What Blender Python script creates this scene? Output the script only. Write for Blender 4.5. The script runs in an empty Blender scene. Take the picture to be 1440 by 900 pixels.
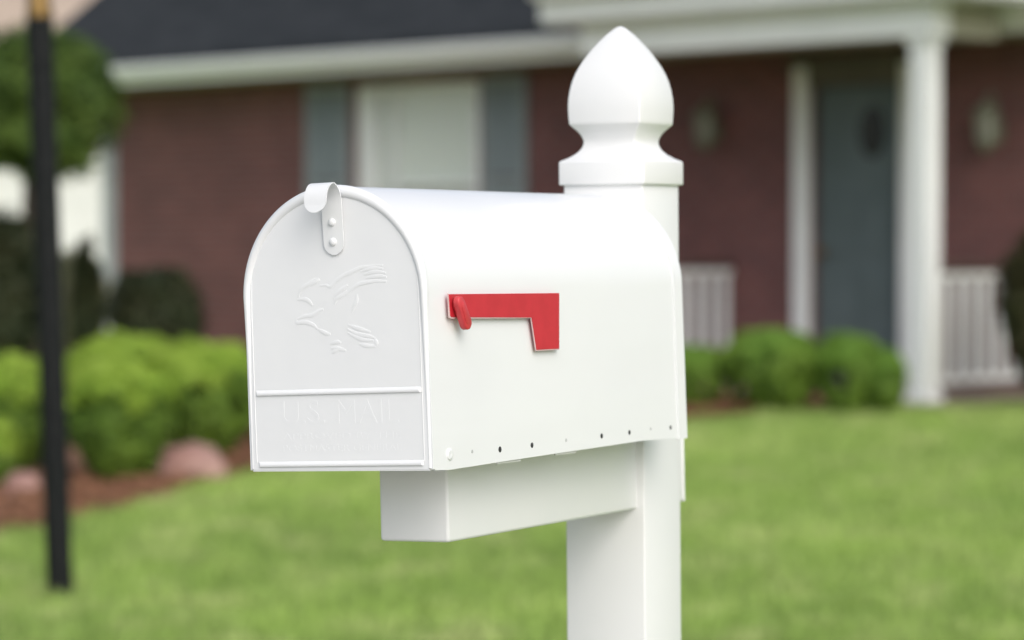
import bpy, bmesh, math, random
import numpy as np
from mathutils import Vector, Matrix, noise
R = math.radians
random.seed(7); rng = np.random.default_rng(11)
sc = bpy.context.scene
col = sc.collection
PI = math.pi

# ---------------------------------------------------------------- materials
def newmat(name):
    m = bpy.data.materials.new(name); m.use_nodes = True
    nt = m.node_tree; nt.nodes.clear()
    out = nt.nodes.new('ShaderNodeOutputMaterial')
    b = nt.nodes.new('ShaderNodeBsdfPrincipled')
    nt.links.new(b.outputs[0], out.inputs[0])
    return m, nt, b, out

def noise_mat(name, c1, c2, rough=.5, scale=8, detail=4, bump=0.0, bscale=None, bdist=.002, metallic=0, coat=0, spec=.5, stretch=(1,1,1)):
    m, nt, b, out = newmat(name)
    N = nt.nodes; L = nt.links
    tc = N.new('ShaderNodeTexCoord'); mp = N.new('ShaderNodeMapping'); mp.inputs['Scale'].default_value = stretch
    L.new(tc.outputs['Object'], mp.inputs[0])
    nz = N.new('ShaderNodeTexNoise'); nz.inputs['Scale'].default_value = scale; nz.inputs['Detail'].default_value = detail
    L.new(mp.outputs[0], nz.inputs[0])
    rp = N.new('ShaderNodeValToRGB')
    rp.color_ramp.elements[0].position = .35; rp.color_ramp.elements[1].position = .65
    rp.color_ramp.elements[0].color = (*c1, 1); rp.color_ramp.elements[1].color = (*c2, 1)
    L.new(nz.outputs[0], rp.inputs[0]); L.new(rp.outputs[0], b.inputs['Base Color'])
    b.inputs['Roughness'].default_value = rough; b.inputs['Metallic'].default_value = metallic
    b.inputs['Coat Weight'].default_value = coat; b.inputs['Specular IOR Level'].default_value = spec
    if bump:
        n2 = N.new('ShaderNodeTexNoise'); n2.inputs['Scale'].default_value = bscale or scale*4; n2.inputs['Detail'].default_value = 3
        L.new(mp.outputs[0], n2.inputs[0])
        bp = N.new('ShaderNodeBump'); bp.inputs['Strength'].default_value = bump; bp.inputs['Distance'].default_value = bdist
        L.new(n2.outputs[0], bp.inputs['Height']); L.new(bp.outputs[0], b.inputs['Normal'])
    return m

def leaf_mat(name, c1, c2, c3, trans=.22, nscale=3, rough=.55):
    """foliage: every leaf its own tint, with larger patches of a third tint"""
    m, nt, b, out = newmat(name); N = nt.nodes; L = nt.links
    g = N.new('ShaderNodeNewGeometry')
    rp = N.new('ShaderNodeValToRGB'); rp.color_ramp.elements[0].color = (*c1, 1); rp.color_ramp.elements[1].color = (*c2, 1)
    L.new(g.outputs['Random Per Island'], rp.inputs[0])
    tc = N.new('ShaderNodeTexCoord'); nz = N.new('ShaderNodeTexNoise'); nz.inputs['Scale'].default_value = nscale; nz.inputs['Detail'].default_value = 3
    L.new(tc.outputs['Object'], nz.inputs[0])
    r2 = N.new('ShaderNodeValToRGB'); r2.color_ramp.elements[0].position = .4; r2.color_ramp.elements[1].position = .68
    L.new(nz.outputs[0], r2.inputs[0])
    mx = N.new('ShaderNodeMix'); mx.data_type = 'RGBA'; mx.inputs['B'].default_value = (*c3, 1)
    L.new(r2.outputs[0], mx.inputs['Factor']); L.new(rp.outputs[0], mx.inputs['A'])
    L.new(mx.outputs['Result'], b.inputs['Base Color']); b.inputs['Roughness'].default_value = rough
    b.inputs['Specular IOR Level'].default_value = .3
    tr = N.new('ShaderNodeBsdfTranslucent'); L.new(mx.outputs['Result'], tr.inputs[0])
    ms = N.new('ShaderNodeMixShader'); ms.inputs[0].default_value = trans
    L.new(b.outputs[0], ms.inputs[1]); L.new(tr.outputs[0], ms.inputs[2]); L.new(ms.outputs[0], out.inputs[0])
    return m

M = {}
M['enamel'] = noise_mat('white_enamel', (.80,.81,.82), (.82,.83,.835), rough=.33, scale=5, bump=.05, bscale=260, bdist=.0006, coat=.25)
def sheet_metal(m):
    nt = m.node_tree; N = nt.nodes; L = nt.links; b = [n for n in N if n.type == 'BSDF_PRINCIPLED'][0]
    tc = N.new('ShaderNodeTexCoord'); mp = N.new('ShaderNodeMapping'); mp.inputs['Scale'].default_value = (1.0,.12,1.0)
    L.new(tc.outputs['Object'], mp.inputs[0]); nz = N.new('ShaderNodeTexNoise'); nz.inputs['Scale'].default_value = 22; nz.inputs['Detail'].default_value = 2
    L.new(mp.outputs[0], nz.inputs[0]); bp = N.new('ShaderNodeBump'); bp.inputs['Strength'].default_value = .35; bp.inputs['Distance'].default_value = .0022
    L.new(nz.outputs[0], bp.inputs['Height'])
    old = b.inputs['Normal'].links[0].from_socket; L.new(old, bp.inputs['Normal']); L.new(bp.outputs[0], b.inputs['Normal'])
    rn = N.new('ShaderNodeTexNoise'); rn.inputs['Scale'].default_value = 9; L.new(tc.outputs['Object'], rn.inputs[0])
    mr = N.new('ShaderNodeMapRange'); mr.inputs['To Min'].default_value = .22; mr.inputs['To Max'].default_value = .46; L.new(rn.outputs[0], mr.inputs[0]); L.new(mr.outputs[0], b.inputs['Roughness'])
sheet_metal(M['enamel'])
M['vinyl'] = noise_mat('white_vinyl', (.79,.80,.80), (.82,.82,.82), rough=.38, scale=6, bump=.04, bscale=140, bdist=.0006)
M['red'] = noise_mat('red_plastic', (.52,.019,.032), (.57,.023,.038), rough=.38, scale=60, bump=.05, bscale=500, bdist=.0005)
M['redknob'] = noise_mat('red_moulded_plastic', (.52,.035,.045), (.60,.05,.06), rough=.42, scale=90)
M['edge'] = noise_mat('pale_flag_rim', (.60,.42,.42), (.70,.55,.54), rough=.5, scale=40)
M['dark_hole'] = noise_mat('dark_hole_shade', (.02,.02,.022), (.035,.035,.035), rough=.8)
M['dimple'] = noise_mat('grey_dimple_shade', (.45,.46,.46), (.5,.5,.5), rough=.6)
M['black_paint'] = noise_mat('black_pole_paint', (.006,.007,.008), (.011,.012,.013), rough=.65, spec=.2, scale=20, bump=.2, bscale=90, bdist=.001)
M['brass'] = noise_mat('aged_brass', (.20,.125,.045), (.27,.17,.065), rough=.5, scale=20, metallic=.85)
M['trim'] = noise_mat('white_trim_paint', (.78,.80,.80), (.82,.84,.84), rough=.5, scale=3)
M['gutter'] = noise_mat('white_gutter_paint', (.84,.86,.88), (.87,.89,.90), rough=.45, scale=2)
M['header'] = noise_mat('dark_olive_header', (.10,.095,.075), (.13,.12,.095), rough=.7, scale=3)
M['grey_trim'] = noise_mat('grey_trim_paint', (.36,.40,.41), (.42,.46,.47), rough=.5, scale=3)
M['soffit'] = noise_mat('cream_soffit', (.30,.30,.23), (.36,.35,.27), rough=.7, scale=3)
M['shutter'] = noise_mat('grey_green_shutter', (.235,.275,.285), (.27,.31,.32), rough=.55, scale=5)
M['door'] = noise_mat('dark_teal_door', (.090,.122,.128), (.105,.14,.148), rough=.4, scale=3)
M['curtain'] = noise_mat('pale_curtain', (.86,.88,.85), (.90,.91,.89), rough=.9, scale=4, stretch=(8,8,.4))
M['dark_glass'] = noise_mat('dark_glass', (.008,.01,.01), (.012,.014,.014), rough=.15)
M['handrail'] = noise_mat('brown_handrail', (.06,.035,.03), (.09,.05,.045), rough=.6)
M['concrete'] = noise_mat('porch_concrete', (.20,.16,.14), (.26,.21,.18), rough=.9, scale=6, bump=.3, bscale=60)
M['lantern'] = noise_mat('verdigris_lantern', (.16,.17,.12), (.22,.23,.17), rough=.5, scale=20)
M['lamp_glass'] = noise_mat('frosted_lantern_glass', (.20,.20,.165), (.25,.25,.21), rough=.35)
M['tan_roof'] = noise_mat('tan_shingles', (.36,.28,.22), (.46,.37,.30), rough=.9, scale=3)
M['cream_wall'] = noise_mat('cream_siding', (.5,.44,.36), (.55,.5,.42), rough=.8, scale=2)
M['garage'] = noise_mat('white_garage_door', (.80,.80,.79), (.84,.84,.83), rough=.5, scale=2)
M['bark'] = noise_mat('grey_brown_bark', (.035,.025,.018), (.085,.062,.045), rough=.9, scale=12, bump=.6, bscale=40, bdist=.02, stretch=(1,1,.25))
M['rock'] = noise_mat('pink_sandstone', (.25,.13,.11), (.40,.25,.215), rough=.9, scale=5, bump=.6, bscale=20, bdist=.02)
M['plywood'] = noise_mat('white_mount_board', (.62,.63,.60), (.7,.7,.68), rough=.6)
M['leaf_lime'] = leaf_mat('lime_top_leaves', (.20,.34,.032), (.31,.46,.055), (.38,.49,.075))
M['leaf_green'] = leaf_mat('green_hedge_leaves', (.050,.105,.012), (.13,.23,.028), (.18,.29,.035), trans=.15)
M['leaf_mid'] = leaf_mat('mid_green_top_leaves', (.10,.21,.025), (.18,.32,.042), (.24,.37,.055))
M['leaf_tree'] = leaf_mat('dark_tree_leaves', (.030,.070,.010), (.10,.17,.03), (.13,.20,.035), trans=.25)
M['leaf_dark'] = leaf_mat('dark_shrub_leaves', (.020,.030,.012), (.040,.055,.020), (.05,.055,.022), trans=.15)
M['leaf_olive'] = leaf_mat('grey_olive_leaves', (.12,.14,.07), (.24,.25,.14), (.28,.27,.16), trans=.25)
M['leaf_brown'] = leaf_mat('brown_evergreen_leaves', (.035,.036,.014), (.075,.060,.025), (.055,.065,.02), trans=.15)

def brick_mat():
    m, nt, b, out = newmat('dark_red_brick'); N = nt.nodes; L = nt.links
    tc = N.new('ShaderNodeTexCoord'); sp = N.new('ShaderNodeSeparateXYZ'); cb = N.new('ShaderNodeCombineXYZ')
    L.new(tc.outputs['Object'], sp.inputs[0])
    ad = N.new('ShaderNodeMath'); ad.operation = 'ADD'
    L.new(sp.outputs[0], ad.inputs[0]); L.new(sp.outputs[1], ad.inputs[1])
    L.new(ad.outputs[0], cb.inputs[0]); L.new(sp.outputs[2], cb.inputs[1])
    bk = N.new('ShaderNodeTexBrick'); bk.inputs['Scale'].default_value = 1
    bk.inputs['Brick Width'].default_value = .21; bk.inputs['Row Height'].default_value = .075
    bk.inputs['Mortar Size'].default_value = .010; bk.inputs['Bias'].default_value = -.1
    bk.inputs['Color1'].default_value = (.25,.090,.085,1); bk.inputs['Color2'].default_value = (.165,.060,.062,1)
    bk.inputs['Mortar'].default_value = (.22,.15,.14,1)
    L.new(cb.outputs[0], bk.inputs[0])
    nz = N.new('ShaderNodeTexNoise'); nz.inputs['Scale'].default_value = 1.3; nz.inputs['Detail'].default_value = 5; L.new(cb.outputs[0], nz.inputs[0])
    mx = N.new('ShaderNodeMix'); mx.data_type = 'RGBA'; mx.blend_type = 'MULTIPLY'; mx.inputs['Factor'].default_value = .5
    L.new(bk.outputs[0], mx.inputs['A']); L.new(nz.outputs[0], mx.inputs['B'])
    L.new(mx.outputs['Result'], b.inputs['Base Color']); b.inputs['Roughness'].default_value = .85
    bp = N.new('ShaderNodeBump'); bp.inputs['Strength'].default_value = .5; bp.inputs['Distance'].default_value = .008
    L.new(bk.outputs[1], bp.inputs['Height']); bp.invert = True; L.new(bp.outputs[0], b.inputs['Normal'])
    return m
M['brick'] = brick_mat()

def shingle_mat():
    m, nt, b, out = newmat('charcoal_shingles'); N = nt.nodes; L = nt.links
    tc = N.new('ShaderNodeTexCoord')
    bk = N.new('ShaderNodeTexBrick'); bk.inputs['Scale'].default_value = 1
    bk.inputs['Brick Width'].default_value = .3; bk.inputs['Row Height'].default_value = .14; bk.inputs['Mortar Size'].default_value = .008
    bk.inputs['Color1'].default_value = (.020,.024,.028,1); bk.inputs['Color2'].default_value = (.032,.036,.041,1); bk.inputs['Mortar'].default_value = (.015,.016,.018,1)
    L.new(tc.outputs['Object'], bk.inputs[0])
    L.new(bk.outputs[0], b.inputs['Base Color']); b.inputs['Roughness'].default_value = .9; b.inputs['Specular IOR Level'].default_value = .25
    return m
M['shingle'] = shingle_mat()

def lawn_mat(name, A, B, Cc, sc_=.45):
    m, nt, b, out = newmat(name); N = nt.nodes; L = nt.links
    tc = N.new('ShaderNodeTexCoord')
    n1 = N.new('ShaderNodeTexNoise'); n1.inputs['Scale'].default_value = sc_; n1.inputs['Detail'].default_value = 6; n1.inputs['Roughness'].default_value = .65
    n2 = N.new('ShaderNodeTexNoise'); n2.inputs['Scale'].default_value = 3.2; n2.inputs['Detail'].default_value = 4
    L.new(tc.outputs['Object'], n1.inputs[0]); L.new(tc.outputs['Object'], n2.inputs[0])
    r1 = N.new('ShaderNodeValToRGB'); r1.color_ramp.elements[0].position = .38; r1.color_ramp.elements[1].position = .62
    r1.color_ramp.elements[0].color = (*A, 1); r1.color_ramp.elements[1].color = (*B, 1); L.new(n1.outputs[0], r1.inputs[0])
    r2 = N.new('ShaderNodeValToRGB'); r2.color_ramp.elements[0].position = .5; r2.color_ramp.elements[1].position = .72; L.new(n2.outputs[0], r2.inputs[0])
    mx = N.new('ShaderNodeMix'); mx.data_type = 'RGBA'; mx.inputs['B'].default_value = (*Cc, 1)
    L.new(r2.outputs[0], mx.inputs['Factor']); L.new(r1.outputs[0], mx.inputs['A'])
    g = N.new('ShaderNodeNewGeometry'); hs = N.new('ShaderNodeHueSaturation'); mr = N.new('ShaderNodeMapRange')
    mr.inputs['To Min'].default_value = .5; mr.inputs['To Max'].default_value = 1.5
    L.new(g.outputs['Random Per Island'], mr.inputs[0]); L.new(mr.outputs[0], hs.inputs['Value']); L.new(mx.outputs['Result'], hs.inputs['Color'])
    L.new(hs.outputs[0], b.inputs['Base Color']); b.inputs['Roughness'].default_value = .6; b.inputs['Specular IOR Level'].default_value = .3
    return m, nt, b, out, hs
M['soil'] = lawn_mat('turf_soil', (.13,.20,.045), (.20,.28,.065), (.30,.34,.12))[0]
gm = lawn_mat('grass_blades', (.28,.41,.10), (.40,.55,.14), (.55,.62,.26)); M['grass'] = gm[0]
_tr = gm[1].nodes.new('ShaderNodeBsdfTranslucent'); _ms = gm[1].nodes.new('ShaderNodeMixShader'); _ms.inputs[0].default_value = .3
gm[1].links.new(gm[4].outputs[0], _tr.inputs[0]); gm[1].links.new(gm[2].outputs[0], _ms.inputs[1]); gm[1].links.new(_tr.outputs[0], _ms.inputs[2]); gm[1].links.new(_ms.outputs[0], gm[3].inputs[0])
M['mulch'] = noise_mat('red_brown_mulch', (.11,.050,.026), (.34,.17,.095), rough=.95, scale=14, detail=6, bump=.8, bscale=30, bdist=.02)

# glass pane (no caustic trick: thin sheet that both shows what is behind and mirrors a little)
def pane_mat():
    m = bpy.data.materials.new('window_glass'); m.use_nodes = True; nt = m.node_tree; nt.nodes.clear(); N = nt.nodes
    out = N.new('ShaderNodeOutputMaterial'); t = N.new('ShaderNodeBsdfTransparent'); t.inputs[0].default_value = (.97,.99,.98,1)
    g = N.new('ShaderNodeBsdfGlossy'); g.inputs['Roughness'].default_value = .05
    ms = N.new('ShaderNodeMixShader'); ms.inputs[0].default_value = .10
    nt.links.new(t.outputs[0], ms.inputs[1]); nt.links.new(g.outputs[0], ms.inputs[2]); nt.links.new(ms.outputs[0], out.inputs[0])
    return m
M['pane'] = pane_mat()

# ---------------------------------------------------------------- helpers
def link(o, parent=None):
    col.objects.link(o)
    if parent is not None: o.parent = parent
    return o
def tag(o, label=None, cat=None, group=None, kind=None):
    if label: o['label'] = label
    if cat: o['category'] = cat
    if group: o['group'] = group
    if kind: o['kind'] = kind
    return o
def empty(name, loc=(0,0,0), rz=0, parent=None, mat=None):
    o = bpy.data.objects.new(name, None); o.empty_display_size = .1
    if mat is not None: o.matrix_world = mat
    else: o.location = loc; o.rotation_euler = (0,0,rz)
    return link(o, parent)
def finish(name, bm, mat, parent=None, smooth=35, loc=None, recalc=True):
    if recalc: bmesh.ops.recalc_face_normals(bm, faces=bm.faces[:])
    me = bpy.data.meshes.new(name); bm.to_mesh(me); bm.free()
    if smooth:
        for p in me.polygons: p.use_smooth = True
        me.set_sharp_from_angle(angle=R(smooth))
    me.materials.append(M[mat] if isinstance(mat, str) else mat)
    o = bpy.data.objects.new(name, me)
    if loc is not None: o.location = loc
    return link(o, parent)
def box(bm, x0, x1, y0, y1, z0, z1, bev=0, seg=2, mat=None):
    r = bmesh.ops.create_cube(bm, size=1)
    vs = r['verts']
    for v in vs:
        v.co = Vector((x0+(v.co.x+.5)*(x1-x0), y0+(v.co.y+.5)*(y1-y0), z0+(v.co.z+.5)*(z1-z0)))
    if bev:
        es = list({e for v in vs for e in v.link_edges})
        r2 = bmesh.ops.bevel(bm, geom=es, offset=bev, segments=seg, profile=.5, affect='EDGES')
        vs = list({v for f in r2['faces'] for v in f.verts} | {v for v in vs if v.is_valid})
    if mat is not None:
        for v in vs: v.co = mat @ v.co
    return vs
def tube(bm, pts, radii, n=8, cap=True, flat=None):
    pts = [Vector(p) for p in pts]
    if not hasattr(radii, '__len__'): radii = [radii]*len(pts)
    rings = []; up = None
    for i, p in enumerate(pts):
        a = pts[max(i-1,0)]; b = pts[min(i+1,len(pts)-1)]
        t = (b-a).normalized()
        if up is None:
            up = Vector((0,0,1)) if abs(t.z) < .9 else Vector((1,0,0))
            if flat is not None: up = Vector(flat)
        s = t.cross(up).normalized(); up2 = s.cross(t).normalized()
        if flat is None: up = up2
        ring = []
        for k in range(n):
            th = 2*PI*k/n
            ring.append(bm.verts.new(p + radii[i]*(s*math.cos(th) + up2*math.sin(th))))
        rings.append(ring)
    for r0, r1 in zip(rings, rings[1:]):
        for k in range(n): bm.faces.new((r0[k], r0[(k+1)%n], r1[(k+1)%n], r1[k]))
    if cap: bm.faces.new(rings[0][::-1]); bm.faces.new(rings[-1])
def prism(bm, poly, axis, a, b, bev=0):
    """extrude a 2-D outline along an axis; poly in the two other axes"""
    def P(u, v, w):
        return {0:(w,u,v), 1:(u,w,v), 2:(u,v,w)}[axis]
    A = [bm.verts.new(P(u,v,a)) for u,v in poly]; B = [bm.verts.new(P(u,v,b)) for u,v in poly]
    n = len(poly); fs = []
    for i in range(n): fs.append(bm.faces.new((A[i],A[(i+1)%n],B[(i+1)%n],B[i])))
    f0 = bm.faces.new(A[::-1]); f1 = bm.faces.new(B)
    if bev:
        es = list(set(f0.edges) | set(f1.edges))
        bmesh.ops.bevel(bm, geom=es, offset=bev, segments=2, profile=.5, affect='EDGES')
def lathe(bm, prof, n=24, c=(0,0)):
    rings = []
    for r, z in prof:
        rings.append([bm.verts.new((c[0]+r*math.cos(2*PI*k/n), c[1]+r*math.sin(2*PI*k/n), z)) for k in range(n)])
    for a, b in zip(rings, rings[1:]):
        for k in range(n): bm.faces.new((a[k], a[(k+1)%n], b[(k+1)%n], b[k]))
    bm.faces.new(rings[0][::-1]); bm.faces.new(rings[-1])

F = 4268.8; EYE = 1.32; HY = 344.6
def g(y):  # gentle rise of the lawn towards the house
    t = min(max((y-8)/12.5, 0), 1); return .17*t
def X(px, Y): return (px-720)/F*Y
def Z(py, Y): return EYE+(HY-py)/F*Y
def onground(px, py):
    Y = 12.0
    for _ in range(30): Y = (EYE-g(Y))*F/(py-HY)
    return X(px, Y), Y, g(Y)

# ---------------------------------------------------------------- camera, light
cam = bpy.data.cameras.new('camera'); co = bpy.data.objects.new('camera', cam); col.objects.link(co)
co.location = (0,0,EYE); co.rotation_euler = (PI/2-.02469, 0, 0)
cam.sensor_width = 36; cam.lens = F/1440*36; cam.clip_end = 2000; cam.clip_start = .1
cam.dof.use_dof = True; cam.dof.focus_distance = 3.02; cam.dof.aperture_fstop = 4.5; cam.dof.aperture_blades = 0
sc.camera = co
w = bpy.data.worlds.new('World'); sc.world = w; w.use_nodes = True; nt = w.node_tree; nt.nodes.clear()
sky = nt.nodes.new('ShaderNodeTexSky'); sky.sky_type = 'NISHITA'; sky.sun_disc = False
SUN_EL, SUN_AZ = R(40), R(157)      # azimuth clockwise from +Y (towards +X)
sky.sun_elevation = SUN_EL; sky.sun_rotation = SUN_AZ; sky.dust_density = 3.0; sky.air_density = 1.0; sky.ozone_density = 1.0
hs = nt.nodes.new('ShaderNodeHueSaturation'); hs.inputs['Saturation'].default_value = .58
bg = nt.nodes.new('ShaderNodeBackground'); bg.inputs[1].default_value = .15
wo = nt.nodes.new('ShaderNodeOutputWorld')
nt.links.new(sky.outputs[0], hs.inputs['Color']); nt.links.new(hs.outputs[0], bg.inputs[0]); nt.links.new(bg.outputs[0], wo.inputs[0])
sl = bpy.data.lights.new('sun', 'SUN'); sl.energy = 1.2; sl.angle = R(60); sl.color = (1,.975,.94)
so = bpy.data.objects.new('sun', sl); col.objects.link(so)
d = Vector((math.sin(SUN_AZ)*math.cos(SUN_EL), math.cos(SUN_AZ)*math.cos(SUN_EL), math.sin(SUN_EL)))
so.rotation_euler = d.to_track_quat('Z', 'Y').to_euler(); so.location = (0,0,30)
sc.view_settings.view_transform = 'Standard'; sc.view_settings.look = 'None'; sc.view_settings.gamma = 1
sc.view_settings.exposure = 0.22; sc.view_settings.use_curve_mapping = False
sc.cycles.use_denoising = True; sc.cycles.max_bounces = 8; sc.cycles.transparent_max_bounces = 8

# ---------------------------------------------------------------- ground
def sheet(name, mat, outline_fn=None):
    pass
xs = sorted(set([-200,-120,-70,-40,-25] + [v*.75 for v in range(-22, 23)] + [25,40,70,120,200]))
ys = sorted(set([-200,-100,-50,-20,-8,0,4] + [8+v*.625 for v in range(0, 21)] + [22,24,26,28,30,35,40,50,70,100,150,300]))
bm = bmesh.new(); grid = [[bm.verts.new((x, y, g(y))) for x in xs] for y in ys]
for i in range(len(ys)-1):
    for j in range(len(xs)-1): bm.faces.new((grid[i][j], grid[i][j+1], grid[i+1][j+1], grid[i+1][j]))
ground = finish('ground', bm, 'soil', smooth=60); tag(ground, kind='structure')

edge_px_ = [(-260,800),(-120,775),(0,748),(100,727),(200,701),(300,676),(345,665),(430,652),(560,636),(700,620),(850,608),(985,597),(1100,586),(1200,577),(1300,570),(1400,566),(1560,562)]
edge = [onground(p[0], p[1]+(9 if p[0] < 300 else 2 if p[0] < 700 else -5))[:2] for p in edge_px_]
def mulch_edge(x):
    if x <= edge[0][0]: return edge[0][1]
    for (xa,ya),(xb,yb) in zip(edge, edge[1:]):
        if xa <= x <= xb: return ya+(yb-ya)*(x-xa)/(xb-xa)
    return edge[-1][1]
bm = bmesh.new(); cols_ = []
N_ = 120
x0m, x1m = edge[0][0], edge[-1][0]
for i in range(N_+1):
    x = x0m+(x1m-x0m)*i/N_
    y0 = mulch_edge(x)+.04*math.sin(x*9)+.03*math.sin(x*23+1)
    y1 = min(27.2-x*.9, 31) if x > -4 else 31
    y1 = max(y1, y0+1.0)
    colv = []
    for k in range(13):
        t = k/12; y = y0+(y1-y0)*t
        h = g(y)+.006+.035*math.sin(PI*min(t*3,1)/2)+ (.012*noise.noise(Vector((x*3,y*3,0))) if k else 0)
        colv.append(bm.verts.new((x, y, h)))
    cols_.append(colv)
for a,b in zip(cols_, cols_[1:]):
    for k in range(12): bm.faces.new((a[k], b[k], b[k+1], a[k+1]))
mulch = finish('mulch_bed', bm, 'mulch', smooth=60); tag(mulch, kind='structure')

# unseen street added to bounce neutral light onto the mailbox, with its kerb
RM = Matrix.Translation((.127,3.509,0)) @ Matrix.Rotation(-.47844,4,'Z')
M['added_road'] = noise_mat('pale_added_road', (.30,.29,.28), (.38,.37,.36), rough=.9, scale=3, detail=8, bump=.3, bscale=60)
M['added_kerb'] = noise_mat('added_kerb_concrete', (.36,.35,.33), (.44,.43,.41), rough=.9, scale=5, detail=8, bump=.3, bscale=60)
bm = bmesh.new(); vs = [bm.verts.new(p) for p in ((-60,-9,.005),(60,-9,.005),(60,-1.0,.005),(-60,-1.0,.005))]; bm.faces.new(vs)
bmesh.ops.transform(bm, matrix=RM, verts=bm.verts[:]); o = finish('added_road', bm, 'added_road', smooth=0); tag(o, kind='structure')
bm = bmesh.new(); box(bm, -60, 60, -.999, -.85, -.05, .12, .015); bmesh.ops.transform(bm, matrix=RM, verts=bm.verts[:]); o = finish('added_kerb', bm, 'added_kerb', smooth=0); tag(o, kind='structure')

# grass blades: nobody could count them
def fast_mesh(name, V, loops_per, mat, parent=None):
    """V: (n, k, 3) array of n separate k-gons"""
    n, k, _ = V.shape
    me = bpy.data.meshes.new(name)
    me.vertices.add(n*k); me.vertices.foreach_set('co', V.reshape(-1).astype(np.float32))
    me.loops.add(n*k); me.loops.foreach_set('vertex_index', np.arange(n*k, dtype=np.int32))
    me.polygons.add(n); me.polygons.foreach_set('loop_start', np.arange(0, n*k, k, dtype=np.int32))
    me.update(calc_edges=True); me.materials.append(M[mat])
    o = bpy.data.objects.new(name, me)
    return link(o, parent)
n = 520000
yy = 4.6+(22.9-4.6)*rng.random(n)**.85
xx = (rng.random(n)*2-1)**1*(yy*.205+.5)
far = rng.random(n) < .34; xx = np.where(far, np.sign(xx)*(yy*.205+.5+np.abs(xx)/(yy*.205+.5)*5.5*rng.random(n)), xx)
_rl = (xx-.127)*.4605+(yy-3.509)*.8877
ok = np.array([y < mulch_edge(x)+.05*math.sin(x*7)+.03 for x,y in zip(xx,yy)]) & (_rl > -.84)
# tufty density
keep = np.array([noise.noise(Vector((x*1.3,y*1.3,3))) for x,y in zip(xx[ok],yy[ok])]) > -.62
xx = xx[ok][keep]; yy = yy[ok][keep]; n = len(xx)
zz = .17*np.clip((yy-8)/12.5,0,1)
a = rng.random(n)*2*PI; cl = np.array([noise.noise(Vector((x*5,y*5,9)))+.6*noise.noise(Vector((x*14,y*14,4))) for x,y in zip(xx,yy)])
h = (.026+.03*rng.random(n))*(1+.75*np.clip(cl,-.7,1)); lean = rng.normal(0,.020,(n,2)); wd = .0026+.0026*rng.random(n)
V = np.zeros((n,3,3)); V[:,0] = np.stack([xx-np.cos(a)*wd, yy-np.sin(a)*wd, zz],1); V[:,1] = np.stack([xx+np.cos(a)*wd, yy+np.sin(a)*wd, zz],1)
V[:,2] = np.stack([xx+lean[:,0], yy+lean[:,1], zz+h],1)
gr = fast_mesh('lawn_grass', V, 3, 'grass'); tag(gr, 'short mown green grass of the front lawn', 'grass', kind='stuff')
# mulch chips
n = 16000
xx = x0m+(x1m-x0m)*rng.random(n); yy = np.array([mulch_edge(x) for x in xx])+.02+rng.random(n)**1.5*3.0
zz = .17*np.clip((yy-8)/12.5,0,1)+.045+.01*rng.random(n)
sz = .012+.02*rng.random((n,1)); d1 = rng.normal(size=(n,3)); d1[:,2] *= .3; d1 /= np.linalg.norm(d1,axis=1,keepdims=True)
d2 = rng.normal(size=(n,3)); d2 = np.cross(d1,d2); d2 /= np.linalg.norm(d2,axis=1,keepdims=True)
P = np.stack([xx,yy,zz],1); V = np.stack([P-d1*sz-d2*sz*.35, P+d1*sz-d2*sz*.35, P+d1*sz+d2*sz*.35, P-d1*sz+d2*sz*.35],1)
mc = fast_mesh('mulch_chips', V, 4, 'mulch'); tag(mc, 'loose red brown bark chips over the planting bed', 'mulch', kind='stuff')

# ---------------------------------------------------------------- plants
def leaves(name, centre_fn, n, size, mat, parent, flat=0.0):
    P = centre_fn(n)
    n = len(P)
    c = P.mean(axis=0); ra = P-c; ra /= np.linalg.norm(ra,axis=1,keepdims=True)
    nn = rng.normal(size=(n,3))*.42+ra*.75+np.array([0,0,.45]); nn /= np.linalg.norm(nn,axis=1,keepdims=True)
    d1 = np.cross(nn, rng.normal(size=(n,3))); d1 /= np.linalg.norm(d1,axis=1,keepdims=True)
    d2 = np.cross(nn, d1)
    s = (size*(.6+.8*rng.random((n,1))))
    V = np.stack([P-d1*s, P+d2*s*.42-d1*s*.1, P+d1*s, P-d2*s*.42-d1*s*.1],1)
    return fast_mesh(name, V, 4, mat, parent)
def lumpy(n, rx, ry, rz_, cz, power=2.0, seed=0, inner=.55, lump=.16, lsc=2.2, floor=.02, under=0.0, cap=None, hole=-.38):
    """points in the outer shell of a lumpy super-ellipsoid, drawn in below its widest point"""
    d = rng.normal(size=(n,3)); d /= np.linalg.norm(d,axis=1,keepdims=True)
    if cap is not None: d[:,2] = np.abs(d[:,2])
    k = (np.abs(d)**power).sum(1)**(-1/power)
    ln = np.array([noise.noise(Vector((v[0]*lsc+seed, v[1]*lsc, v[2]*lsc))) + .5*noise.noise(Vector((v[0]*lsc*2.5, v[1]*lsc*2.5+seed, v[2]*lsc*2.5))) for v in d])
    r = k*(1+lump*ln)*(inner+(1.03-inner)*rng.random(n)**.55)
    if cap is not None: r = r*(.97+.10*rng.random(n))
    P = d*r[:,None]
    if under:
        u = 1-under*np.clip(-(P[:,2]-.15)/1.1, 0, 1); P[:,0] *= u; P[:,1] *= u
    if cap is not None:
        cn = np.array([noise.noise(Vector((p[0]*2.3, p[1]*2.3+seed, 1.7))) for p in P])
        P = P[P[:,2] > cap-.35*cn-.25*rng.random(len(P))]
    P = P*np.array([rx,ry,rz_])+np.array([0,0,cz])
    gp = np.array([noise.noise(Vector((p[0]*7+seed, p[1]*7, p[2]*7))) for p in P])
    return P[(P[:,2] > floor) & (gp > hole)]
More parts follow.
